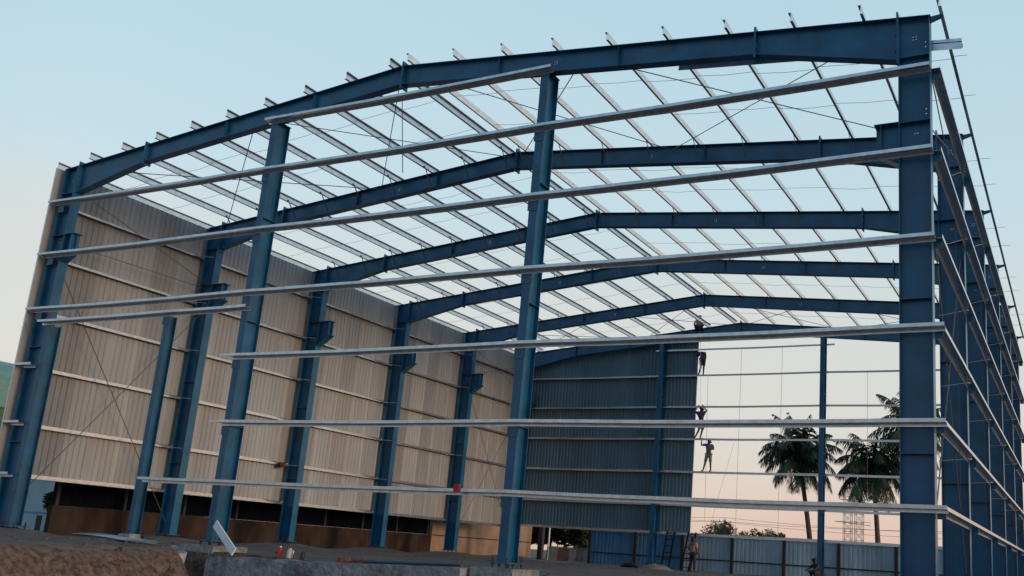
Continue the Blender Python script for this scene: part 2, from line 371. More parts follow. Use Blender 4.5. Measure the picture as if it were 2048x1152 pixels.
# ------------------------------------------------------------------ wind columns, door jambs
def ibeam_col(name, x, y, z0, z1, label, wx=.22, dy=.48, cat='column', slope=0.0, group=None, notch=True):
    root = thing(name, (x, y, z0), label, cat, group)
    m = MB(); h = z1 - z0
    m.box(-wx / 2, wx / 2, -.15, -.15 + FT, 0, h); m.box(-wx / 2, wx / 2, -.15 + dy - FT, -.15 + dy, 0, h)
    m.box(-.005, .005, -.15 + FT, -.15 + dy - FT, 0, h)
    m.build('shaft', STEEL, root)
    p = MB(); p.box(-wx / 2 - .12, wx / 2 + .12, -.27, -.15 + dy + .12, -.03, -.001); p.build('base_plate', STEEL, root)
    a = Pieces()
    for ax in (-wx / 2 - .06, wx / 2 + .06):
        for ay in (-.22, .05, -.15 + dy + .07):
            q = a.new(); q.rod((ax, ay, -.16), (ax, ay, .10), .018, 6); q.rod((ax, ay, .002), (ax, ay, .03), .034, 6); q.rod((ax, ay, -.065), (ax, ay, -.032), .034, 6)
    a.build('anchor_bolt', DARKP, root)
    if z1 > 8:
        t = MB(); t.box(-wx / 2 - .02, wx / 2 + .02, -.17, -.13 + dy, h + .002, h + .02); t.build('cap_plate', STEEL, root)
        s = Pieces()
        for zz in (2.9, 5.7, 8.6):
            s.box(.0055, wx / 2 - .002, -.15 + FT + .001, -.15 + dy - FT - .001, zz, zz + .012)
        s.build('stiffener', STEEL, root)
    return root
zb = lambda x: top(x) - .53
ibeam_col('wind_column', 8.90, 0, 0, zb(8.9) - .03, 'tall blue front gable column on the left, the one the white plank leans on', group='blue gable wind columns')
ibeam_col('wind_column', 17.6, 0, 0, zb(17.6) - .03, 'tall blue front gable column near the middle of the photo', group='blue gable wind columns')
ibeam_col('wind_column', 8.85, 27.9, 0, zb(8.85) - .03, 'blue back gable column standing against the blue-grey cladding', group='blue gable wind columns')
ibeam_col('wind_column', 17.5, 27.9, 0, zb(17.5) - .03, 'blue back gable column standing free in front of the palms', group='blue gable wind columns')
ibeam_col('door_jamb', .72, 0, 0, 5.97, 'blue door jamb standing beside the left corner column', wx=.26, dy=.36, cat='door post')
ibeam_col('door_jamb', 5.93, 0, 0, 6.0, 'short blue door jamb standing free under the header girt', wx=.17, dy=.27, cat='door post')

# ------------------------------------------------------------------ purlins
def zsec_y(x, z, side, y0, y1, tilt):
    """Z purlin along Y; side +1: top flange toward +X; web normal to the slope"""
    m = MB(); t = .004; hgt = .2; fl_ = .06; lip = .018
    prof = [(-side * fl_, 0), (0, 0), (0, hgt), (side * fl_, hgt)]
    th = tilt
    def P(a, b): return (x + a * math.cos(th) - b * math.sin(th), z + a * math.sin(th) + b * math.cos(th))
    def q(a0, b0, a1, b1):
        m.prism([P(a0, b0), P(a1, b0), P(a1, b1), P(a0, b1)], y0, y1)
    q(-t / 2, 0, t / 2, hgt)
    a, b = sorted((side * t / 2, side * fl_)); q(a, hgt - t, b, hgt)
    a, b = sorted((-side * t / 2, -side * fl_)); q(a, 0, b, t)
    a, b = sorted((side * (fl_ - t), side * fl_)); q(a, hgt - t - lip, b, hgt - t)
    a, b = sorted((-side * (fl_ - t), -side * fl_)); q(a, t, b, t + lip)
    return m
def purlin(x, i, side):
    xx = x if side == 'left' else W - x
    th = math.atan(SL) * (1 if side == 'left' else -1)
    lab = ('galvanised eave purlin along the top of the left cladding' if side == 'left' else 'galvanised eave purlin along the top of the open right wall') if i == 0 else \
        ('galvanised purlin on the left roof slope, %s down from the ridge' % ORD[9 - i] if side == 'left' else 'galvanised purlin on the right roof slope, %s down from the ridge' % ORD[9 - i])
    z = HE + SL * x + .004
    root = thing('purlin', (xx, -.29, z), lab, 'roof purlin', 'galvanised roof purlins')
    zsec_y(0, 0, 1 if side == 'left' else -1, 0 if side == 'left' else -.004 * max(0, 26 - abs(26 - xx)) , 28.45, th).build('section', GALV, root)
    lp = Pieces()     # lapped ends over each inner frame
    for fy in FY[1:5]:
        s_ = 1 if side == 'left' else -1
        c, s2 = math.cos(th), math.sin(th)
        def P(a, b): return (a * c - b * s2, a * s2 + b * c)
        lp.prism([P(s_ * .0025, .01), P(s_ * .0065, .01), P(s_ * .0065, .19), P(s_ * .0025, .19)], fy + .29 - .45, fy + .29 + .45)
    lp.build('lap_plate', GALV, root)
for i, x in enumerate(PX_L): purlin(x, i, 'left')
for i, x in enumerate(PX_L): purlin(x, i, 'right')

# ------------------------------------------------------------------ girts (Z sections with level web)
def girt_x(x0, x1, yb, z, out, label, laps=(), cat='wall girt', group=None, dy=.18):
    """girt along X; yb = face at column flange, out = -1 front / +1 back"""
    root = thing('girt', (x0, yb, z), label, cat, group); L = x1 - x0
    m = MB(); t = .004; o = out
    sup = sorted(set([x0 if x0 > .5 else .2] + list(laps) + [min(x1, 26.2)])); ph = random.uniform(0, 6)
    def off(u):      # thin section sags a little between its supports
        x = x0 + u; d = 0
        for p_, q_ in zip(sup[:-1], sup[1:]):
            if p_ <= x <= q_: d = -.0032 * (q_ - p_) * math.sin(math.pi * (x - p_) / (q_ - p_)) + .0025 * math.sin(x * 1.7 + ph) * min(1, (x - p_), (q_ - x))
        return d
    NS = max(1, int(L / .8))
    for k in range(NS):
        u0, u1 = L * k / NS, L * (k + 1) / NS; a0, a1 = off(u0), off(u1)
        for (ya, yb2, za, zb2) in ((o * .002, o * dy, -t, 0), (o * dy, o * (dy + t), -t, .065), (o * -.002, o * .002, -.065, 0), (o * (dy - .018), o * dy, .061, .065)):
            ya, yb2 = sorted((ya, yb2))
            m.hexa([(u0, ya, za + a0), (u1, ya, za + a1), (u1, yb2, za + a1), (u0, yb2, za + a0), (u0, ya, zb2 + a0), (u1, ya, zb2 + a1), (u1, yb2, zb2 + a1), (u0, yb2, zb2 + a0)])
    m.build('section', GALV, root)
    if laps:
        lp = Pieces()
        for a in laps:
            lp.box(a - x0 - .45, a - x0 + .45, *sorted((o * (dy + t + .001), o * (dy + t + .005))), .004, .060)
        lp.build('lap_plate', GALV, root)
        cl = Pieces()
        for a in laps: cl.box(a - x0 - .14, a - x0 + .14, *sorted((o * .0045, o * .012)), -.30, -.07)
        cl.build('cleat', STEEL, root)
    return root
GF = 'girts across the front gable'
girt_x(8.70, 17.85, -.155, zb(8.8) - .02, -1, 'highest front girt, short, linking the two tall gable column heads', (), group=GF)
girt_x(-.15, 26.42, -.155, 9.93, -1, 'long front gable girt passing just below the highest short one', (.2, 8.9, 17.6), group=GF)
girt_x(-.15, 26.45, -.155, 8.20, -1, 'third long front girt from the top, meeting the right column bracket', (.2, 8.9, 17.6), group=GF)
girt_x(-.15, 26.47, -.155, 6.44, -1, 'long front girt running just above the door header', (.2, 8.9, 17.6), group=GF)
girt_x(.45, 9.10, -.155, 6.03, -1, 'door header girt resting on the short blue jamb', (5.93,), cat='door header', group=GF)
girt_x(8.74, 26.62, -.155, 4.71, -1, 'front girt starting at the left gable column, third from the bottom', (8.9, 17.6), group=GF)
girt_x(8.74, 26.62, -.155, 2.96, -1, 'front girt starting at the left gable column, second from the bottom', (8.9, 17.6), group=GF)
girt_x(6.12, 26.62, -.155, 1.44, -1, 'lowest front girt, starting at the short door jamb', (8.9, 17.6), group=GF)
for z, t in ((4.71, 'upper'), (2.96, 'middle'), (1.44, 'lowest')):
    girt_x(-.2, .56, -.155, z, -1, '%s short girt stub between left cladding edge and door jamb' % t, (), cat='girt stub', group='short girt stubs at the left corner')
GB = 'girts across the back gable'
names = ['lowest', 'second lowest', 'third lowest', 'fourth lowest', 'fifth lowest', 'sixth lowest']
for i, z in enumerate([1.58, 3.0, 4.70, 6.39, 8.08, 9.75]):
    girt_x(.2, 26.3, 28.055, z, 1, '%s back gable girt crossing the open sky beside the cladding' % names[i], (8.85, 17.5), group=GB)
girt_x(8.4, 18.0, 28.055, 11.14, 1, 'topmost short back gable girt just under the rear rafter', (8.85, 17.5), group=GB)

def girt_y(y0, y1, xb, z, out, label, group):
    root = thing('girt', (xb, y0, z), label, 'wall girt', group); L = y1 - y0; t = .004; o = out; d = .18
    m = MB()
    m.box(*sorted((o * .002, o * d)), 0, L, -t, 0)
    m.box(*sorted((o * d, o * (d + t))), 0, L, -t, .065)
    m.box(*sorted((o * -.002, o * .002)), 0, L, -.065, 0)
    m.build('section', GALV, root)
    lp = Pieces()
    for fy in FY[1:5]: lp.box(*sorted((o * (-.0065), o * (-.0025))), fy - y0 - .5, fy - y0 + .5, -.062, -.004)
    lp.build('lap_plate', GALV, root)
    cl = Pieces()
    for fy in FY: cl.box(*sorted((o * .008, o * (d - .02))), fy - y0 - .006, fy - y0 + .006, -.16, -.006)
    cl.build('cleat', STEEL, root)
for i, z in enumerate(GIRT_Z):
    girt_y(-.15, 28.05, -.006, z + .02, -1, 'galvanised girt behind the left cladding, %s from the bottom' % ORD[i], 'girts along the left wall')
    girt_y(-.15, 28.05, W + .006, z, 1, 'galvanised girt along the open right side, %s from the bottom' % ORD[i], 'girts along the right wall')

# ------------------------------------------------------------------ cladding
def corrugated(a0, a1, bot, topf, place, pitch=.2, rib=.030, seam=1.0):
    """profile along coordinate a; place(a, depth, z) -> xyz. One mesh, sheets alternately lapped"""
    m = MB(); a = a0; k = 0
    while a < a1 - 1e-6:
        e = min(a + seam, a1); off = .005 * (k % 2)
        prof = []; u = a
        while u < e - 1e-6:
            for du, d in ((0, 0), (pitch * .52, 0), (pitch * .66, rib), (pitch * .86, rib)):
                if u + du <= e + 1e-6: prof.append((u + du, d + off))
            u += pitch
        prof.append((e + .03, off))
        i = len(m.v)
        for (p, d) in prof: m.v.append(place(p, d, bot(p)))
        for (p, d) in prof: m.v.append(place(p, d, topf(p)))
        n = len(prof)
        for j in range(n - 1): m.f.append((i + j, i + j + 1, i + n + j + 1, i + n + j))
        a = e; k += 1
    return m
cl = thing('left_wall_cladding', (-.2, -.3, 1.42), 'tall beige corrugated sheet wall closing the left side of the shed', 'cladding wall'); cl.name = 'wall_cladding'
corrugated(0, 28.6, lambda p: 0, lambda p: 9.70, lambda p, d, z: (-.005 - d, p, z)).build('sheeting', CLADL, cl)
MB().box(-.05, -.002, -.012, -.004, -.01, 9.72).build('corner_trim', GALV, cl)
MB().box(-.045, .003, 0, 28.6, -.03, -.002).build('bottom_trim', GALV, cl)
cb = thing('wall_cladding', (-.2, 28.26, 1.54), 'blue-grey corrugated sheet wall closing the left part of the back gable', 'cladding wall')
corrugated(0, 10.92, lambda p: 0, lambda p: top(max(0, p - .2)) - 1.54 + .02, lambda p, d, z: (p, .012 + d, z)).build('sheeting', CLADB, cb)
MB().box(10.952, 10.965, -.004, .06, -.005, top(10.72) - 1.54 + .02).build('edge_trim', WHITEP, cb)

# ------------------------------------------------------------------ rods: roof bracing, sag rods, wall bracing
BR = 'thin roof bracing rods'
def rod(name, p, q, r, label, cat, group=None, m=ROD):
    o = Vector(p)
    return tag(MB().rod(p, q, r).build(name, m, origin=o), label, cat, group)
panels = [('left', .8, 7.9, 'eave'), ('left', 7.9, 13.0, 'ridge'), ('right', 13.4, 18.5, 'ridge'), ('right', 18.5, 25.5, 'eave')]
for bay, bn in ((0, 'front'), (4, 'rear')):
    ya, yb = FY[bay] + .08, FY[bay + 1] - .08
    for sd_, xa, xb, nm in panels:
        for fl_, (u, v) in enumerate(((xa, xb), (xb, xa))):
            rod('brace_rod', (u, ya, top(u) - .12), (v, yb, top(v) - .12), .013,
                '%s bay brace rod on the %s roof slope by the %s, running back %sward' % (bn, sd_, nm, 'right' if fl_ == 0 else 'left'), 'brace rod', BR)
bn = ['first', 'second', 'third', 'fourth', 'rear']
for b in range(5):
    for t, tn in ((1 / 3, 'front'), (2 / 3, 'back')):
        y = FY[b] + (FY[b + 1] - FY[b]) * t
        for sd_ in ('left', 'right'):
            m = MB(); pr = [x if sd_ == 'left' else W - x for x in PX_L]
            for i in range(9):
                dy = .05 * (-1) ** i
                za, zb_ = top(PX_L[i]) + .12, top(PX_L[i + 1]) + .12
                sg = random.uniform(0, .05); mid = ((pr[i] + pr[i + 1]) / 2, y + dy, (za + zb_) / 2 - sg)
                m.rod((pr[i], y + dy, za), mid, .0055, 5); m.rod(mid, (pr[i + 1], y + dy, zb_), .0055, 5)
            e = pr[0] + (-.3 if sd_ == 'left' else .3); m.rod((pr[0], y - .05, top(0) + .10), (e, y - .05, top(0) + .08), .0055, 5)
            o = m.build('sag_rod', ROD, origin=(pr[0], y, HE))
            tag(o, 'thin sag rod line across the %s roof slope, %s row of the %s bay' % (sd_, tn, bn[b]), 'sag rod', 'sag rods between the purlins')
for nm, p, q in (('upper falling', (.3, .1, 10.5), (.3, 5.6, 8.95)), ('upper rising', (.3, .1, 8.7), (.3, 5.6, 8.75)), ('lower falling', (.3, .1, 7.9), (.3, 5.6, .35)), ('lower rising', (.3, .1, .6), (.3, 5.6, 7.85))):
    rod('brace_rod', p, q, .013, 'dark %s brace rod before the left cladding in the front bay' % nm, 'brace rod', 'left wall bracing')
for nm, p, q in (('upper falling', (.3, 22.55, 10.5), (.3, 27.8, 8.9)), ('upper rising', (.3, 22.55, 8.9), (.3, 27.8, 10.4)), ('lower falling', (.3, 22.55, 8.3), (.3, 27.8, .9)), ('lower rising', (.3, 22.55, .6), (.3, 27.8, 7.9))):
    rod('brace_rod', p, q, .013, 'dark %s brace rod before the left cladding in the rear bay' % nm, 'brace rod', 'left wall bracing')
for nm, p, q in (('upper falling', (26.3, .1, 10.5), (26.3, 5.6, 8.95)), ('upper rising', (26.3, .1, 8.9), (26.3, 5.6, 10.4)), ('lower falling', (26.3, .1, 8.2), (26.3, 5.6, .35)), ('lower rising', (26.3, .1, .6), (26.3, 5.6, 7.85))):
    rod('brace_rod', p, q, .013, '%s brace rod of the right wall behind the big right column' % nm, 'brace rod', 'right wall bracing')
for b in range(5):
    y = (FY[b] + FY[b + 1]) / 2
    rod('sag_rod', (W + .1, y, 1.4), (W + .1, y, 9.93), .006, 'upright sag rod tying the right wall girts in the %s bay' % bn[b], 'sag rod', 'upright sag rods of the right wall', DARKP)
for x, lb in ((13.2, 'just right of the men, before open sky'), (15.36, 'above the left palm'), (19.63, 'above the middle palm')):
    rod('sag_rod', (x, 28.14, 3.0 if x > 18 else 1.6), (x, 28.14, 9.75 if x > 18 else 11.1 if x > 13 else 11.1), .008, 'upright sag rod of the back gable ' + lb, 'sag rod', 'upright sag rods of the back gable')
# loose section lying behind the front rafter
lo = thing('loose_purlin', (20.9, .32, 11.24), 'loose galvanised section lying behind the front rafter and poking out past the right eave', 'steel section')
lm = MB(); d_ = Vector((6.06, .0, -.60))
lm.bar((0, 0, 0), d_, .18, .004); lm.bar((0, -.09, .03), d_ + Vector((0, -.09, .03)), .004, .06); lm.bar((0, .09, -.03), d_ + Vector((0, .09, -.03)), .004, .06)
lm.bar((0, -.088, -.10), d_ + Vector((0, -.088, -.10)), .004, .14)
lm.build('section', GALV, lo)
rod('rope', (13.0, .2, HR - .6), (13.35, .2, 9.5), .011, 'dark rope hanging from the ridge of the front frame', 'rope')

# ------------------------------------------------------------------ concrete pedestals, plinth beam
PED = 'concrete column pedestals'
def pedestal(x0, x1, y0, y1, z1, label):
    m = MB(); m.hexa([(x0, y0, -1.1), (x1, y0, -1.1), (x1, y1, -1.1), (x0, y1, -1.1), (x0 + .03, y0 + .03, z1), (x1 - .03, y0 + .03, z1), (x1 - .03, y1 - .03, z1), (x0 + .03, y1 - .03, z1)])
    o = m.build('pedestal', CONC, origin=((x0 + x1) / 2, (y0 + y1) / 2, GZ))
    tag(o, label, 'pedestal', PED)
fo = ['front', 'second', 'third', 'fourth', 'fifth', 'rear']
for k in range(6):
    pedestal(-.15, .78 if k else 1.0, FY[k] - .3, FY[k] + .3, -.125, 'concrete pedestal under the left column of the %s frame' % fo[k])
    pedestal(25.5, 26.75, FY[k] - .45, FY[k] + .45, -.125, 'concrete pedestal under the right column of the %s frame' % fo[k])
pedestal(5.5, 6.4, -.45, .45, -.125, 'concrete pedestal under the short blue door jamb')
pedestal(8.35, 9.55, -.55, .6, -.125, 'cracked concrete pedestal under the left front gable column')
pedestal(17.05, 18.15, -.55, .6, -.125, 'concrete pedestal under the middle front gable column')
pedestal(8.3, 9.4, 27.5, 28.5, -.125, 'concrete pedestal under the back gable column at the cladding')
pedestal(17.0, 18.0, 27.5, 28.5, -.125, 'concrete pedestal under the back gable column before the palms')
pb = MB(); n = 36; xa, xb = 9.62, 17.0
bt = lambda u: -.36 + .025 * (u - 10) + .05 * noise.noise(Vector((u * 1.7, 0, 5))) + .02 * noise.noise(Vector((u * 7, 0, 2)))
for i in range(n):
    u0, u1 = xa + (xb - xa) * i / n, xa + (xb - xa) * (i + 1) / n
    j = lambda u: .035 * noise.noise(Vector((u * 2.1, 0, 5)))
    pb.hexa([(u0, -.80 + j(u0), -1.2), (u1, -.80 + j(u1), -1.2), (u1, -.42, -1.2), (u0, -.42, -1.2), (u0, -.76 + j(u0 + 9), bt(u0)), (u1, -.76 + j(u1 + 9), bt(u1)), (u1, -.42, bt(u1) + .01), (u0, -.42, bt(u0) + .01)])
tag(pb.build('plinth_beam', CONC, origin=(xa, -.6, GZ)), 'rough grey concrete plinth beam between the two front gable columns', 'concrete beam')
bs = MB(); bs.hexa([(7.9, -2.7, -.9), (8.9, -3.0, -1.1), (9.5, -1.3, -.7), (8.7, -1.0, -.6), (7.95, -2.6, -.52), (8.85, -2.9, -.80), (9.45, -1.2, -.30), (8.75, -1.0, -.16)])
tag(bs.build('concrete_slab', CONC, origin=(8.7, -2, -.7)), 'tilted broken concrete slab lying below the left gable column', 'concrete slab')

# ------------------------------------------------------------------ neighbouring walls, fence, sheds
nw = thing('boundary_wall', (-2.5, 3.3, GZ), 'dark sheet boundary wall on a muddy brown plinth outside the left wall', 'wall')
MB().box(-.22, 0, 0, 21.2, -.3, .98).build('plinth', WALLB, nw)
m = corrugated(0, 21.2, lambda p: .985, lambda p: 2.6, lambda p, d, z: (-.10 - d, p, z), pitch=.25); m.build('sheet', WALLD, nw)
m = Pieces()
for i in range(9): m.box(-.16, -.01, .1 + i * 2.6, .2 + i * 2.6, .983, 2.65)
m.build('post', DARKP, nw)
tw = thing('boundary_wall', (-2.5, 24.6, GZ), 'tan plastered boundary wall at the far end of the left side', 'wall')
MB().box(-.25, 0, 0, 10.4, -.3, 2.35).build('wall', WALLT, tw); MB().box(-.29, .04, -.04, 10.44, 2.352, 2.43).build('coping', CONC, tw)
MB().box(.003, .02, 0, 10.4, .95, 1.0).build('ledge', WALLB, tw)
gp = MB(); gp.box(-.15, .15, -.15, .15, -.3, 2.6); gp.box(-.19, .19, -.19, .19, 2.6, 2.68)
tag(gp.build('gate_pillar', DARKP), 'dark pillar at the end of the tan boundary wall', 'pillar').location = (-1.9, 35.2, GZ)
wp = MB(); wp.rod((0, 0, -.2), (0, 0, 3.2), .045, 8); wp.rod((0, 0, 3.2), (0, 0, 3.24), .06, 8)
tag(wp.build('pipe_post', WHITEP), 'thin white pipe post beside the dark gate pillar', 'post').location = (-1.0, 34.6, GZ)
lw = thing('low_wall', (-.8, 34.5, GZ), 'low wall of faded coloured panels before the dark trees', 'wall')
cols = [(.30, .36, .30), (.42, .08, .05), (.20, .12, .09), (.32, .32, .31), (.22, .16, .12), (.18, .28, .38)]
u = 0
for i, (c, wd) in enumerate(zip(cols, (.55, .18, .6, .5, .5, .75))):
    MB().box(u, u + wd - .01, -.05, .05, -.3, .78).build('panel', mat('faded_panel_%d' % i, c, .8, 0, .2, 4), lw); u += wd
MB().box(-.02, u + .02, -.08, .08, .783, .84).build('coping', CONC, lw)

fe = thing('sheet_fence', (3.2, 32.0, GZ), 'pale blue sheet metal fence on dark posts behind the shed', 'fence')
for i in range(-0, 12):
    x0 = i * 2.85
    m = corrugated(x0 + .02, x0 + 2.83, lambda p: .02, lambda p: 2.02 + .012 * math.sin(i * 5), lambda p, d, z: (p, .06 + d, z), pitch=.235, rib=.014, seam=.94)
    p = m.build('panel', FENCEB if i in (0, 1) else FENCEW, fe)
    if i in (0, 1):
        p['label'] = 'bright blue fence panel'
    MB().box(x0 - .075, x0 + .075, -.075, .055, -.3, 2.02 if i % 2 else 1.98).build('post', DARKP, fe)
    for z in (.62, 1.84): MB().box(x0 + .08, x0 + 2.77, -.005, .055, z, z + .06).build('rail', DARKP if z < 1 else FENCEW, fe)

sh = thing('shed', (-10.5, 9.0, GZ), 'pale blue-white shed with a small dark doorway at the far left', 'shed')
MB().box(-9, 0, 0, 5, -.3, 2.3).build('wall', SHEDW, sh)
MB().box(-1.32, -.98, -.03, -.003, -.2, .62).build('door', BLACK, sh)
m = corrugated(-9.2, .2, lambda p: 0, lambda p: 1, lambda p, d, z: (p, -.2 + 5.4 * z, 2.34 + .35 * z + d)); m.build('roof', FENCEW, sh)
MB().box(-9, -.001, -.028, -.002, .70, .76).build('band', FENCEB, sh)
gr = thing('green_hall', (-43.0, 25, 0), 'dark green hall with a rounded roof at the left edge', 'hall')
m = MB(); pr = [(-14, -.3), (0.2, -.3), (.2, 8.0), (0.1, 9.4), (-.4, 10.5), (-1.3, 11.1), (-3.0, 11.6), (-7, 12.0), (-11, 11.6), (-14, 10)]
m.prism(pr, 0, 20); m.build('wall', GREEN, gr)
m = MB(); pr2 = [(.3, 7.98), (.22, 9.45), (-.33, 10.62), (-1.25, 11.23), (-2.97, 11.74), (-7, 12.15)]
for a, b in zip(pr2[:-1], pr2[1:]): m.prism([a, b, (b[0], b[1] - .08), (a[0] - .05, a[1] - .08)], -.4, 20)
m.build('roof_edge', mat('green_edge', (.10, .22, .2), .5), gr)

# ------------------------------------------------------------------ vegetation
def leafcluster(m, c, rad, n, sz, squash=.8):
    for _ in range(n):
        while True:
            d = Vector((random.uniform(-1, 1), random.uniform(-1, 1), random.uniform(-1, 1)))
            if d.length < 1: break
        p = Vector(c) + Vector((d.x * rad, d.y * rad, d.z * rad * squash))
        a = Vector((random.gauss(0, 1), random.gauss(0, 1), random.gauss(0, .7))).normalized(); b = a.orthogonal().normalized()
        s = sz * random.uniform(.6, 1.4); i = len(m.v)
        m.v += [tuple(p - a * s), tuple(p + b * s * .35), tuple(p + a * s), tuple(p - b * s * .35)]; m.f.append((i, i + 1, i + 2, i + 3))
def tree(name, loc, h, r, label, cat, n=9, leaf=.16, dens=260, group=None, m=None):
    root = thing(name, loc, label, cat, group); t = MB(); c = MB()
    t.tube([(0, 0, -.3), (.05, .02, h * .3), (.0, .05, h * .6)], [r * .08, r * .06, r * .045], 7)
    for k in range(n):
        a = random.uniform(0, 6.28); rr = r * random.uniform(.25, .8); zc = h * random.uniform(.35 if n > 15 else .5, .95)
        e = (rr * math.cos(a), rr * math.sin(a), zc)
        t.tube([(0, 0.03, h * random.uniform(.25, .55)), (e[0] * .5, e[1] * .5, zc * .82), e], [r * .035, r * .025, r * .01], 5)
        leafcluster(c, e, r * random.uniform(.3, .5), dens, leaf)
    t.build('trunk', BARK, root); c.build('crown', m or LEAF2, root)
def palm(loc, h, lean, fr, label, nf=30, seed=1, droop=1.0):
    rnd = random.Random(seed); root = thing('palm_tree', loc, label, 'palm tree', 'coconut palms behind the fence')
    N = 14; pts = []; rad = []
    for i in range(N):
        t = i / (N - 1); pts.append((lean[0] * t ** 1.3, lean[1] * t, -.4 + (h + .4) * t)); rad.append((.21 - .085 * t) * (1 + .05 * (i % 2)) + (.1 if i == 0 else 0))
    MB().tube(pts, rad, 9).build('trunk', BARK, root, smooth=True)
    topp = Vector(pts[-1]); c = MB(); st = MB()
    for k in range(nf):
        az = k * 2.399 + rnd.uniform(-.3, .3); el = R(84 - 125 * ((k + .5) / nf) ** .9 + rnd.uniform(-10, 10)); L = fr * rnd.uniform(.8, 1.08)
        d = Vector((math.cos(az) * math.cos(el), math.sin(az) * math.cos(el), math.sin(el))); p = topp.copy(); pts2 = [p.copy()]; K = 18
        for s in range(K):
            d = (d + Vector((0, 0, -1)) * (.035 + .085 * (s / K)) * droop).normalized(); p = p + d * (L / K); pts2.append(p.copy())
        st.tube(pts2[::3], [.035 - .028 * (q / 6) for q in range(len(pts2[::3]))], 4)
        for s in range(2, K + 1):
            t = s / K; q = pts2[s]; dd = (pts2[s] - pts2[s - 1]).normalized(); sd2 = dd.cross(Vector((0, 0, 1)))
            if sd2.length < .05: sd2 = Vector((1, 0, 0))
            sd2.normalize(); ll = fr * .33 * (math.sin(math.pi * min(1, .12 + t * .86)) ** .6) * rnd.uniform(.75, 1.1)
            for e in range(3):
                q0 = pts2[s - 1].lerp(q, e / 3)
                for sg in (-1, 1):
                    if rnd.random() < .22: continue
                    dr = (sd2 * sg * .75 + dd * .55 + Vector((0, 0, -.3 - .75 * rnd.random()))).normalized()
                    tip = q0 + dr * ll * .55; tip2 = q0 + dr * ll + Vector((0, 0, -.28 * ll))
                    wv = dd * (.032 + .02 * rnd.random()); i = len(c.v)
                    c.v += [tuple(q0 - wv), tuple(q0 + wv), tuple(tip + wv * .9), tuple(tip - wv * .9), tuple(tip2)]
                    c.f.append((i, i + 1, i + 2, i + 3)); c.f.append((i + 3, i + 2, i + 4))
    st.build('frond_stalks', LEAF, root); c.build('crown', LEAF, root)
    nb = MB()
    for k in range(9):
        a = k * .7; q = topp + Vector((.28 * math.cos(a), .28 * math.sin(a), -.25 - .12 * (k % 3)))
        nb.tube([q + Vector((0, 0, .13)), q + Vector((0, 0, .07)), q, q - Vector((0, 0, .08)), q - Vector((0, 0, .13))], [.03, .1, .125, .09, .02], 7)
    nb.build('coconuts', LEAF2, root, smooth=True)
palm((11.6, 50, GZ), 8.5, (-1.3, .3), 3.5, 'coconut palm left of the free standing back gable column, trunk leaning right at its foot', 38, 3, 1.12)
palm((16.15, 50, GZ), 7.7, (-.5, .2), 3.5, 'coconut palm between the back gable column and the big right column', 38, 5, 1.25)
palm((18.6, 49, GZ), 10.2, (-.2, .3), 3.5, 'tallest coconut palm, half hidden behind the big right column', 31, 9, 1.0)
tree('tree', (-4.6, 41, GZ), 4.2, 2.3, 'dark leafy tree behind the low coloured wall, left one', 'tree', 22, .22, 420, 'dark trees behind the low wall')
tree('tree', (-1.8, 39.5, GZ), 3.9, 2.2, 'dark leafy tree behind the low coloured wall, right one', 'tree', 22, .22, 420, 'dark trees behind the low wall')
BG = 'bushes rising beyond the fence'
for x, y, h, r, l in ((2.9, 54, 3.5, 1.6, 'bushy tree top showing over the fence next to the blue-grey cladding edge'), (4.7, 50, 3.4, 1.1, 'low tree top over the fence left of the utility pole'),
                      (7.6, 50, 3.0, .8, 'small bush top over the fence midway between utility pole and palm'), (5.6, 60, 3.4, 1.0, 'wispy far bush top over the fence between utility pole and leaning palm'),
                      (9.4, 50, 2.9, 0.8, 'sparse bush top over the fence at the foot of the leaning palm'),
                      (3.9, 52, 3.2, 1.2, 'thin bush top over the fence just left of the utility pole'), (5.6, 52, 2.9, 1.0, 'low bush top over the fence just right of the utility pole')):
    tree('bush', (x, y, GZ), h, r, l, 'bush', 11, .11, 70, BG)
tree('shrub', (-5.9, 5.6, GZ), 1.5, .45, 'dark straggly shrub before the pale shed', 'shrub', 9, .13, 50)

# ------------------------------------------------------------------ pylon, utility pole, wires
py = thing('lattice_pylon', (5.9, 90, GZ), 'faint lattice power pylon beyond the fence between palm trunks', 'pylon')
PYM, PYA = mat('pylon_steel', (.22, .20, .20), .6, .2), mat('pylon_arm', (.22, .20, .20), .6, .2)
for cx, cw in ((-.62, .42), (.62, .42)):
    m = MB()
    lv = [i * .95 for i in range(13)]
    for z0, z1 in zip(lv[:-1], lv[1:]):
        for sx in (-1, 1):
            for sy in (-1, 1):
                m.bar((cx + sx * cw, sy * cw, z0), (cx + sx * cw, sy * cw, z1), .05, .05, (1, 0, 0))
        for sy in (-1, 1):
            m.bar((cx - cw, sy * cw, z0), (cx + cw, sy * cw, z1), .03, .03, (0, 1, 0)); m.bar((cx + cw, sy * cw, z0), (cx - cw, sy * cw, z1), .03, .03, (0, 1, 0))
            m.bar((cx - cw, sy * cw, z1), (cx + cw, sy * cw, z1), .03, .03)
    m.build('lattice_mast', PYM, py)
for z, hw in ((5.55, 2.1), (8.0, 1.6)):
    m = MB()
    m.bar((-hw, 0, z + .25), (hw * .9, 0, z - .1), .06, .06); m.bar((-hw, 0, z + .25), (hw * .9, 0, z + .25), .04, .04)
    m.build('cross_arm', PYA, py)
up = thing('utility_pole', (1.5, 60, GZ), 'dark utility pole with two cross arms above the fence', 'utility pole')
MB().rod((0, 0, -.3), (0, 0, 4.05), .09, 8, .07).build('pole', DARKP, up)
m = Pieces(); m.bar((-.38, 0, 3.72), (.38, 0, 3.72), .07, .07); m.bar((-.3, 0, 3.3), (.3, 0, 3.3), .06, .06); m.build('cross_arm', DARKP, up)
m = Pieces()
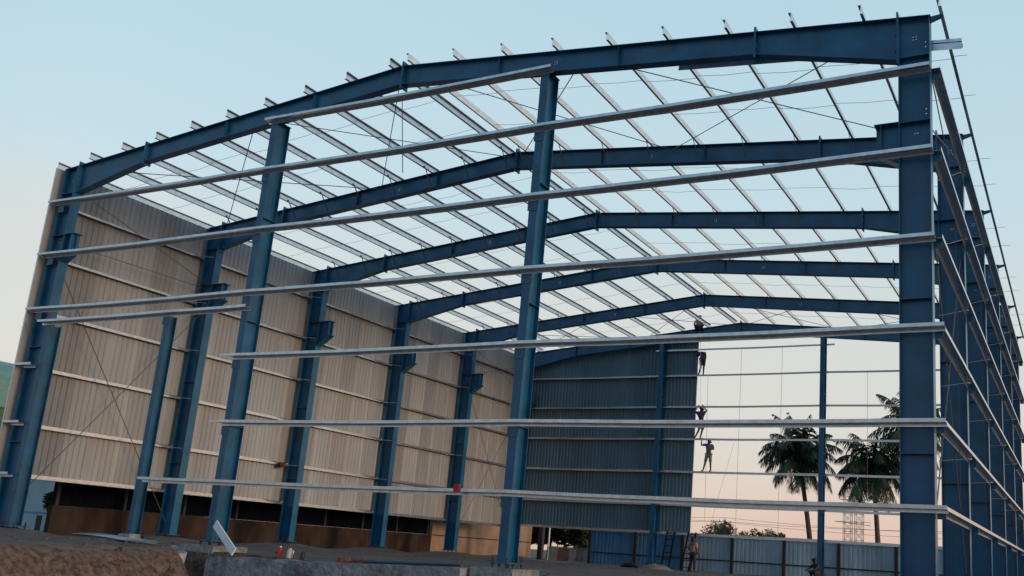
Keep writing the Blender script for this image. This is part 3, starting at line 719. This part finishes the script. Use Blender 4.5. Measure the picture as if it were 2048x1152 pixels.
for x in (-.34, 0, .34): m.rod((x, 0, 3.75 if x else 4.05), (x, 0, 3.9 if x else 4.2), .035, 6)
m.build('insulator', WHITEP, up)
for k, (x, z, lb) in enumerate(((-.34, 3.6, 'lowest'), (0, 3.95, 'middle'), (.34, 3.62, 'upper'))):
    m = MB(); a = Vector((1.5 + x, 60, z)); b = Vector((31, 58 + k, 3.4 + .5 * k)); a0 = Vector((-26, 62, 4.2 + .5 * k))
    for p, q in ((a0, a), (a, b)):
        L = [p.lerp(q, i / 10) + Vector((0, 0, -.9 * 4 * (i / 10) * (1 - i / 10) * .5)) for i in range(11)]
        m.tube(L, [.012] * 11, 4)
    tag(m.build('power_line', DARKP, origin=a), '%s of the thin power lines strung from the utility pole' % lb, 'power line', 'power lines')

# ------------------------------------------------------------------ people
def skin_mesh(verts, edges, rad, root, sub=1):
    me = bpy.data.meshes.new('tmp'); me.from_pydata([tuple(v) for v in verts], edges, [])
    o = bpy.data.objects.new('tmp', me); COL.objects.link(o)
    o.modifiers.new('s', 'SKIN'); sm = o.modifiers.new('u', 'SUBSURF'); sm.levels = sub; sm.render_levels = sub
    for i, r in enumerate(rad):
        sv = me.skin_vertices[0].data[i]
        sv.radius = r if isinstance(r, tuple) else (r, r); sv.use_root = (i == root)
    dg = bpy.context.evaluated_depsgraph_get(); res = bpy.data.meshes.new_from_object(o.evaluated_get(dg))
    bpy.data.objects.remove(o); bpy.data.meshes.remove(me)
    for p in res.polygons: p.use_smooth = True
    return res
def person(loc, rot, J, label, shirt, legs, hair=True, shorts=True, scale=1.0):
    """J: joints in metres, local frame: x to the figure's left side in the picture is -x, y away from the camera, z up"""
    root = thing('person', loc, label, 'person'); root.rotation_euler = (0, 0, rot); root.scale = (scale,) * 3
    names = ['pelvis', 'spine', 'chest', 'neck', 'head', 'crown']
    V = [Vector(J[n]) for n in names]; Rr = [(.135, .105), (.125, .095), (.15, .105), .055, (.078, .092), .06]
    E = [(0, 1), (1, 2), (2, 3), (3, 4), (4, 5)]
    fdir = Vector(J.get('face', (0, -1, 0))).normalized()
    V.append(V[4] + fdir * .095 + Vector((0, 0, -.02))); Rr.append(.016); E.append((4, len(V) - 1))      # nose
    def chain(par, pts, rs):
        for p, r in zip(pts, rs):
            V.append(Vector(p)); Rr.append(r); E.append((par, len(V) - 1)); par = len(V) - 1
        return par
    for s in ('l', 'r'):
        sg = -1 if s == 'l' else 1
        wr = Vector(J['wrist_' + s]); el = Vector(J['elbow_' + s]); d = (wr - el).normalized()
        h = chain(2, [J['shoulder_' + s], el, wr], [.062, .043, .030])
        side = d.cross(Vector((0, 1, 0))); side = side.normalized() if side.length > .1 else Vector((1, 0, 0))
        curl = d.cross(side).normalized()
        pm = wr + d * .06; ph = chain(h, [pm], [(.036, .018)])
        for q, (of, ln) in enumerate(((-.030, .068), (-.011, .080), (.010, .076), (.029, .060))):
            b = pm + side * of + d * .035
            chain(ph, [b, b + d * ln * .5 + curl * .008, b + d * ln * .85 + curl * .035], [.009, .0085, .007])
        tb = wr + d * .03 + side * -.035 * sg
        chain(ph, [tb, tb + d * .045 + side * -.025 * sg], [.011, .009])
        kn = Vector(J['knee_' + s]); an = Vector(J['ankle_' + s]); to = Vector(J['toe_' + s])
        chain(0, [J['hip_' + s], kn, an, to], [.088, .058, .040, (.040, .028)])
    me = skin_mesh(V, E, Rr, 0); me.materials.append(SKIN)
    b = bpy.data.objects.new('body', me); COL.objects.link(b); b.parent = root
    # eyes, ears
    hd = Vector(J['head']); sx = fdir.cross(Vector((0, 0, 1))).normalized()
    ey = MB(); er = MB()
    for q in (-1, 1):
        c = hd + fdir * .083 + sx * q * .03 + Vector((0, 0, .012)); ey.rod(c, c + fdir * .012, .010, 6)
        c = hd + sx * q * .078; er.tube([c + Vector((0, 0, .03)), c + sx * q * .02, c - Vector((0, 0, .03))], [.008, .016, .008], 5)
    ey.build('eyes', BLACK, root); er.build('ears', SKIN, root)
    mo = MB(); c = hd + fdir * .08 - Vector((0, 0, .045)); mo.rod(c - sx * .022, c + sx * .022, .007, 6); mo.build('mouth', RED, root)
    def sub(keys, rs, edges, name, m):
        mm = skin_mesh([Vector(J[k]) if isinstance(k, str) else Vector(k) for k in keys], edges, rs, 0); mm.materials.append(m)
        o = bpy.data.objects.new(name, mm); COL.objects.link(o); o.parent = root
    if hair:
        up_ = (Vector(J['crown']) - hd).normalized()
        hv = [hd + up_ * .035 - fdir * .025, hd + up_ * .085 - fdir * .012, hd - fdir * .05 - up_ * .02]
        mm = skin_mesh(hv, [(0, 1), (0, 2)], [.092, .06, .07], 0); mm.materials.append(HAIR)
        o = bpy.data.objects.new('hair', mm); COL.objects.link(o); o.parent = root
    mid = lambda a, b, t: Vector(J[a]).lerp(Vector(J[b]), t)
    sub(['pelvis', 'spine', 'chest', 'neck', 'shoulder_l', mid('shoulder_l', 'elbow_l', .75), 'shoulder_r', mid('shoulder_r', 'elbow_r', .75)],
        [(.155, .125), (.148, .118), (.168, .125), .068, .078, .062, .078, .062], [(0, 1), (1, 2), (2, 3), (2, 4), (4, 5), (2, 6), (6, 7)], 'shirt', shirt)
    f = .98 if shorts else 1.0; e = 'knee'
    kl = ['pelvis', 'hip_l', 'knee_l', 'hip_r', 'knee_r']; rs = [(.15, .12), .108, .085, .108, .085]; ed = [(0, 1), (1, 2), (0, 3), (3, 4)]
    if not shorts:
        kl += [mid('knee_l', 'ankle_l', .9), mid('knee_r', 'ankle_r', .9)]; rs = [(.15, .12), .105, .075, .105, .075, .058, .058]; ed += [(2, 5), (4, 6)]
    sub(kl, rs, ed, 'shorts' if shorts else 'trousers', legs)
    return root
BASE = dict(pelvis=(0, 0, .90), spine=(0, 0, 1.08), chest=(0, 0, 1.27), neck=(0, 0, 1.43), head=(0, -.01, 1.53), crown=(0, 0, 1.60),
            shoulder_l=(-.19, 0, 1.36), shoulder_r=(.19, 0, 1.36), elbow_l=(-.23, .02, 1.08), elbow_r=(.23, .02, 1.08), wrist_l=(-.24, -.06, .85), wrist_r=(.24, -.06, .85),
            hip_l=(-.09, 0, .86), hip_r=(.09, 0, .86), knee_l=(-.10, -.02, .47), knee_r=(.10, -.02, .47), ankle_l=(-.10, .03, .075), ankle_r=(.10, .03, .075), toe_l=(-.12, -.14, .035), toe_r=(.12, -.14, .035))
def pose(**k): d = dict(BASE); d.update(k); return d
DK = mat('dark_violet_cloth', (.035, .02, .06), .85); DK2 = mat('dark_brown_cloth', (.04, .028, .03), .85); GREY = mat('grey_shirt_cloth', (.13, .12, .15), .85)
SHW = mat('pale_shorts_cloth', (.22, .19, .18), .85); BEI = mat('beige_shirt_cloth', (.34, .22, .16), .85); DKT = mat('dark_trouser_cloth', (.025, .025, .032), .85)
YEL = mat('olive_yellow_cloth', (.25, .22, .06), .85)
GY = 28.145
# upper man: bends over, back to us, left hand on the sheet edge
person((11.04, GY, 9.752), .5, pose(pelvis=(.03, 0, .86), spine=(.02, .04, 1.06), chest=(-.04, .09, 1.20), neck=(-.14, .16, 1.22), head=(-.20, .22, 1.13), crown=(-.24, .24, 1.08), face=(-.5, .8, -.6),
       shoulder_l=(-.2, .08, 1.16), shoulder_r=(.14, .1, 1.22), elbow_l=(-.36, .02, 1.02), wrist_l=(-.52, -.04, .98), elbow_r=(.2, .06, .96), wrist_r=(.12, .12, .76),
       hip_l=(-.07, 0, .83), hip_r=(.11, 0, .83), knee_l=(-.05, -.03, .45), knee_r=(.10, -.01, .45), ankle_l=(-.14, .0, .07), ankle_r=(.09, 0, .07), toe_l=(-.2, .12, .03), toe_r=(.12, .14, .03)),
       'person in dark clothes bending over on a girt high beside the cladding edge', DK, DK)
# middle man: both hands at the girt above
person((11.12, GY, 6.392), .3, pose(face=(-.7, .5, .2), elbow_l=(-.36, .0, 1.40), wrist_l=(-.20, .02, 1.64), elbow_r=(.28, .0, 1.48), wrist_r=(.12, .02, 1.67), shoulder_l=(-.2, 0, 1.36), shoulder_r=(.17, 0, 1.38),
       pelvis=(.04, 0, .88), knee_l=(-.08, 0, .47), ankle_l=(-.26, 0, .07), toe_l=(-.36, .06, .035), ankle_r=(.0, .02, .07), toe_r=(-.04, .15, .035), knee_r=(.09, 0, .46), hip_r=(.13, 0, .85), hip_l=(-.05, 0, .85)),
       'person in dark clothes on a middle girt reaching up with both arms', DK, DK2)
# lower man: left arm raised, shorts
person((11.62, GY, 4.702), 0, pose(face=(-.4, -.7, .3), shoulder_l=(-.19, 0, 1.40), elbow_l=(-.42, 0, 1.36), wrist_l=(-.41, .02, 1.60), shoulder_r=(.2, 0, 1.36), elbow_r=(.26, .02, 1.14), wrist_r=(.16, -.14, 1.18),
       knee_l=(-.16, -.02, .47), ankle_l=(-.27, 0, .075), toe_l=(-.33, -.12, .035), knee_r=(.13, -.03, .46), ankle_r=(.14, .03, .075)),
       'person in grey shirt and pale shorts, lowest of the men on the girts', GREY, SHW)
# roof man, crouching on the rear rafter
person((10.88, 27.93, top(10.88) - .25), .2, pose(pelvis=(0, .1, .30), spine=(0, .06, .46), chest=(0, 0, .62), neck=(0, -.05, .76), head=(0, -.08, .87), crown=(0, -.08, .94), shoulder_l=(-.19, 0, .70), shoulder_r=(.19, 0, .70),
       elbow_l=(-.26, -.16, .5), wrist_l=(-.2, -.3, .32), elbow_r=(.28, -.12, .5), wrist_r=(.24, -.3, .34), hip_l=(-.09, .08, .27), hip_r=(.09, .08, .27), knee_l=(-.18, -.24, .46), knee_r=(.18, -.24, .46),
       ankle_l=(-.14, -.08, .075), ankle_r=(.14, -.08, .075), toe_l=(-.17, -.22, .035), toe_r=(.17, -.22, .035)), 'person in olive yellow top crouching at the rear rafter', YEL, DKT, shorts=False)
# man on the ground, back to us
person((11.6, 26.6, gz(11.6, 26.6)), math.pi - .2, pose(ankle_l=(-.14, .03, .075), toe_l=(-.18, -.14, .035), wrist_l=(-.27, -.1, .86), elbow_r=(.27, -.02, 1.1), wrist_r=(.2, -.22, 1.0)),
       'person in beige shirt and dark trousers standing on the ground by the ladders', BEI, DKT, shorts=False)
person((17.62, 26.7, gz(17.62, 26.7)), -.7, pose(pelvis=(0, .1, .28), spine=(0, .06, .44), chest=(0, -.02, .60), neck=(0, -.08, .74), head=(0, -.12, .85), crown=(0, -.13, .92), shoulder_l=(-.19, -.02, .68), shoulder_r=(.19, -.02, .68),
       elbow_l=(-.27, -.2, .52), wrist_l=(-.16, -.4, .45), elbow_r=(.27, -.2, .5), wrist_r=(.14, -.4, .42), hip_l=(-.09, .08, .25), hip_r=(.09, .08, .25), knee_l=(-.2, -.26, .45), knee_r=(.2, -.26, .45),
       ankle_l=(-.16, -.08, .075), ankle_r=(.16, -.08, .075), toe_l=(-.19, -.22, .035), toe_r=(.19, -.22, .035)), 'person in dark clothes squatting at the foot of the free standing back column', DKT, DKT, shorts=False)

# ------------------------------------------------------------------ ladders, ropes, small things on site
LAD = mat('dark_ladder_paint', (.012, .013, .018), .8, spec=.1)
def ladder(x, y0, y1, h, label):
    root = thing('ladder', (x, y0, gz(x, y0)), label, 'ladder', 'ladders leaning at the back gable')
    for sx in (-.2, .2): MB().bar((sx, 0, 0), (sx, y1 - y0, h), .05, .07, (1, 0, 0)).build('rail', LAD, root)
    n = int(h / .29)
    for i in range(n):
        t = (i + .7) / n; MB().rod((-.2, (y1 - y0) * t, h * t), (.2, (y1 - y0) * t, h * t), .02, 6).build('rung', LAD, root)
ladder(9.85, 27.3, 27.95, 1.95, 'dark ladder leaning on the back gable column nearer the cladding')
ladder(11.0, 27.1, 27.95, 1.95, 'dark ladder leaning beside the man on the ground')
rod('rope', (10.93, 28.0, 12.3), (11.12, 28.0, 8.2), .010, 'pale rope hanging from the rear rafter past the upper man', 'rope', None, GALV)
rod('rope', (11.35, 28.3, 9.7), (11.5, 28.3, 2.3), .008, 'thin rope hanging beside the back cladding edge', 'rope')
rod('rope', (12.9, 28.3, 6.2), (11.9, 28.3, 2.4), .006, 'thin slanting rope right of the lower man', 'rope')
f = MB(); f.hexa([(-.11, -.012, -.16), (.09, -.012, -.12), (.09, .012, -.12), (-.11, .012, -.16), (-.12, -.03, .07), (.12, -.03, .09), (.12, .03, .09), (-.12, .03, .07)]); f.rod((-.1, 0, .08), (.12, .0, .1), .035, 6)
tag(f.build('cloth', RED), 'bright red cloth tied on the lowest front girt', 'cloth').location = (16.42, -.37, 1.50); bpy.data.objects['cloth'].scale = (.65,) * 3
f = MB(); f.hexa([(-.06, -.2, -.25), (.06, -.2, -.25), (.06, .2, -.2), (-.06, .2, -.2), (-.08, -.3, .02), (.08, -.3, .02), (.08, .25, .06), (-.08, .25, .06)]); f.rod((0, -.28, .05), (0, .22, .09), .05, 6)
q = tag(f.build('cloth', mat('dark_red_cloth', (.06, .012, .018), .8)), 'dark red cloth hung on a left wall girt by the third frame', 'cloth'); q.location = (.1, 10.75, 2.95); q.scale = (.7, .6, .6)
pl = MB(); a, b = Vector((9.50, -.55, .41)), Vector((10.62, -.88, -.22)); pl.bar(a, b, .19, .03, (0, -1, 0)); tag(pl.build('plank', WHITEP, origin=b), 'white plank leaning against the foot of the left gable column', 'plank')
sk = thing('sheet_stack', (5.4, -1.5, gz(6.5, -1.5) + .02), 'low stack of blue grey metal sheets lying on the dirt left of the short jamb', 'metal sheets')
for i in range(3):
    m = MB(); L0, L1 = .12 * i, 2.6 - .2 * i
    for k in range(6):
        u0, u1 = L0 + (L1 - L0) * k / 6, L0 + (L1 - L0) * (k + 1) / 6; zf = lambda u: .03 + .035 * i + .05 * math.sin(u * 1.2 + i) * (1 if i else .4)
        m.hexa([(u0, .05 * i, zf(u0)), (u1, .05 * i, zf(u1)), (u1, .8, zf(u1) + .02), (u0, .8, zf(u0) + .02), (u0, .05 * i, zf(u0) + .008), (u1, .05 * i, zf(u1) + .008), (u1, .8, zf(u1) + .028), (u0, .8, zf(u0) + .028)])
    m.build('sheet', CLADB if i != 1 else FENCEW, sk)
cbk = MB(); cbk.hexa([(-.22, -.18, 0), (.2, -.16, 0), (.22, .18, 0), (-.2, .17, 0), (-.2, -.17, .22), (.19, -.15, .24), (.2, .16, .23), (-.19, .16, .2)])
tag(cbk.build('concrete_block', CONC), 'grey concrete block beside the foot of the short door jamb', 'block').location = (6.75, -.75, gz(6.75, -.75) + .0)
bo = thing('bottle', (11.55, -.35, -.24), 'red bottle with pale cap standing behind the plinth beam', 'bottle')
MB().tube([(0, 0, -.04), (0, 0, .13), (0, 0, .17), (0, 0, .2)], [.055, .055, .03, .02], 10).build('body', RED, bo); MB().rod((0, 0, .201), (0, 0, .23), .022, 8).build('cap', WHITEP, bo)
ca = MB(); ca.tube([(0, 0, -.04), (0, 0, 0.0), (0, 0, .12), (0, 0, .135)], [.05, .055, .055, .03], 10); tag(ca.build('can', BLACK), 'black can standing behind the plinth beam near the red bottle', 'can').location = (12.25, -.33, -.24)
jg = thing('jug', (11.85, -.34, -.24), 'pale plastic jug behind the plinth beam beside the red bottle', 'jug')
MB().tube([(0, 0, -.04), (0, 0, .12), (0, 0, .16), (0, 0, .2)], [.07, .075, .045, .025], 10).build('body', mat('pale_plastic', (.5, .42, .38), .4), jg); MB().tube([(.06, 0, .05), (.12, 0, .08), (.11, 0, .14), (.05, 0, .15)], [.012] * 4, 6).build('handle', WHITEP, jg)
rg = MB()
for k in range(16):
    x = random.uniform(0, .8); y = random.uniform(-.1, .1); s = random.uniform(.04, .1); z = random.uniform(0, .05)
    rg.hexa([(x, y - s, z - .05), (x + s * 2, y - s * .6, z - .05), (x + s * 1.7, y + s, z - .05), (x - s * .3, y + s, z - .05), (x, y - s * .5, z + s * .6), (x + s * 1.2, y - s * .3, z + s * .4), (x + s, y + s * .5, z + s * .7), (x, y + s * .6, z + s * .5)])
tag(rg.build('rag_heap', mat('rusty_red_rag', (.16, .045, .03), .9, 0, .4, 9)), 'heap of rusty red rags lying on the plinth beam', 'rags').location = (13.5, -.56, -.24)
st = MB()
for k in range(520):
    if k < 260: x, y = random.uniform(3, 17), random.uniform(-4.5, -.9)
    else: x, y = random.uniform(1, 26), random.uniform(1, 26)
    s = random.uniform(.012, .05) * (1.6 if random.random() < .06 else 1); z = gz(x, y)
    c = [Vector((x + s * a * random.uniform(.7, 1.2), y + s * b * random.uniform(.7, 1.2), z + s * c2 * random.uniform(.4, .9))) for a, b, c2 in ((-1, -1, -.6), (1, -1, -.6), (1, 1, -.6), (-1, 1, -.6), (-.6, -.6, .8), (.6, -.6, .8), (.6, .6, .8), (-.6, .6, .8))]
    st.hexa(c)
tag(st.build('loose_stones', SOIL), 'loose stones and clods scattered over the bare dirt', 'stones', kind='stuff')
PIPEM = mat('dull_blue_pipe', (.01, .05, .10), .6)
tag(MB().tube([(14.3, -.6, bt(14.3) + .05), (15.6, -.58, bt(15.6) + .06), (16.9, -.6, bt(16.9) + .05)], [.032] * 3, 8).build('pipe', PIPEM, origin=(14.3, -.6, -.2)), 'blue pipe lying along the plinth beam right of the red rags', 'pipe')
hp = MB(); N = 14
for i in range(N + 1):
    for j in range(N + 1):
        u, v = i / N * 2 - 1, j / N * 2 - 1; h = max(0, 1 - (u * u + v * v)) ** .8
        hp.v.append((u * .9, v * .6, h * .28 * (1 + .4 * noise.noise(Vector((u * 3, v * 3, 2)))) - .03))
for i in range(N):
    for j in range(N): a = i * (N + 1) + j; hp.f.append((a, a + 1, a + N + 2, a + N + 1))
tag(hp.build('sand_heap', mat('pale_sand', (.24, .2, .17), .95, 0, .2, 6, .5, 20), smooth=True), 'small pale sand heap at the foot of the back gable column', 'sand heap').location = (9.7, 26.6, GZ)
tr = MB(); tr.tube([(0, 0, 0), (.25, .1, .12), (.6, .1, .16), (.95, 0, .05)], [.1, .16, .14, .06], 7); tr.tube([(.1, .15, .05), (.5, .2, .28), (.8, .1, .1)], [.05, .1, .05], 6)
tag(tr.build('tarpaulin', BLACK), 'crumpled black tarpaulin lying left of the back gable column', 'tarpaulin').location = (7.6, 26.9, GZ)
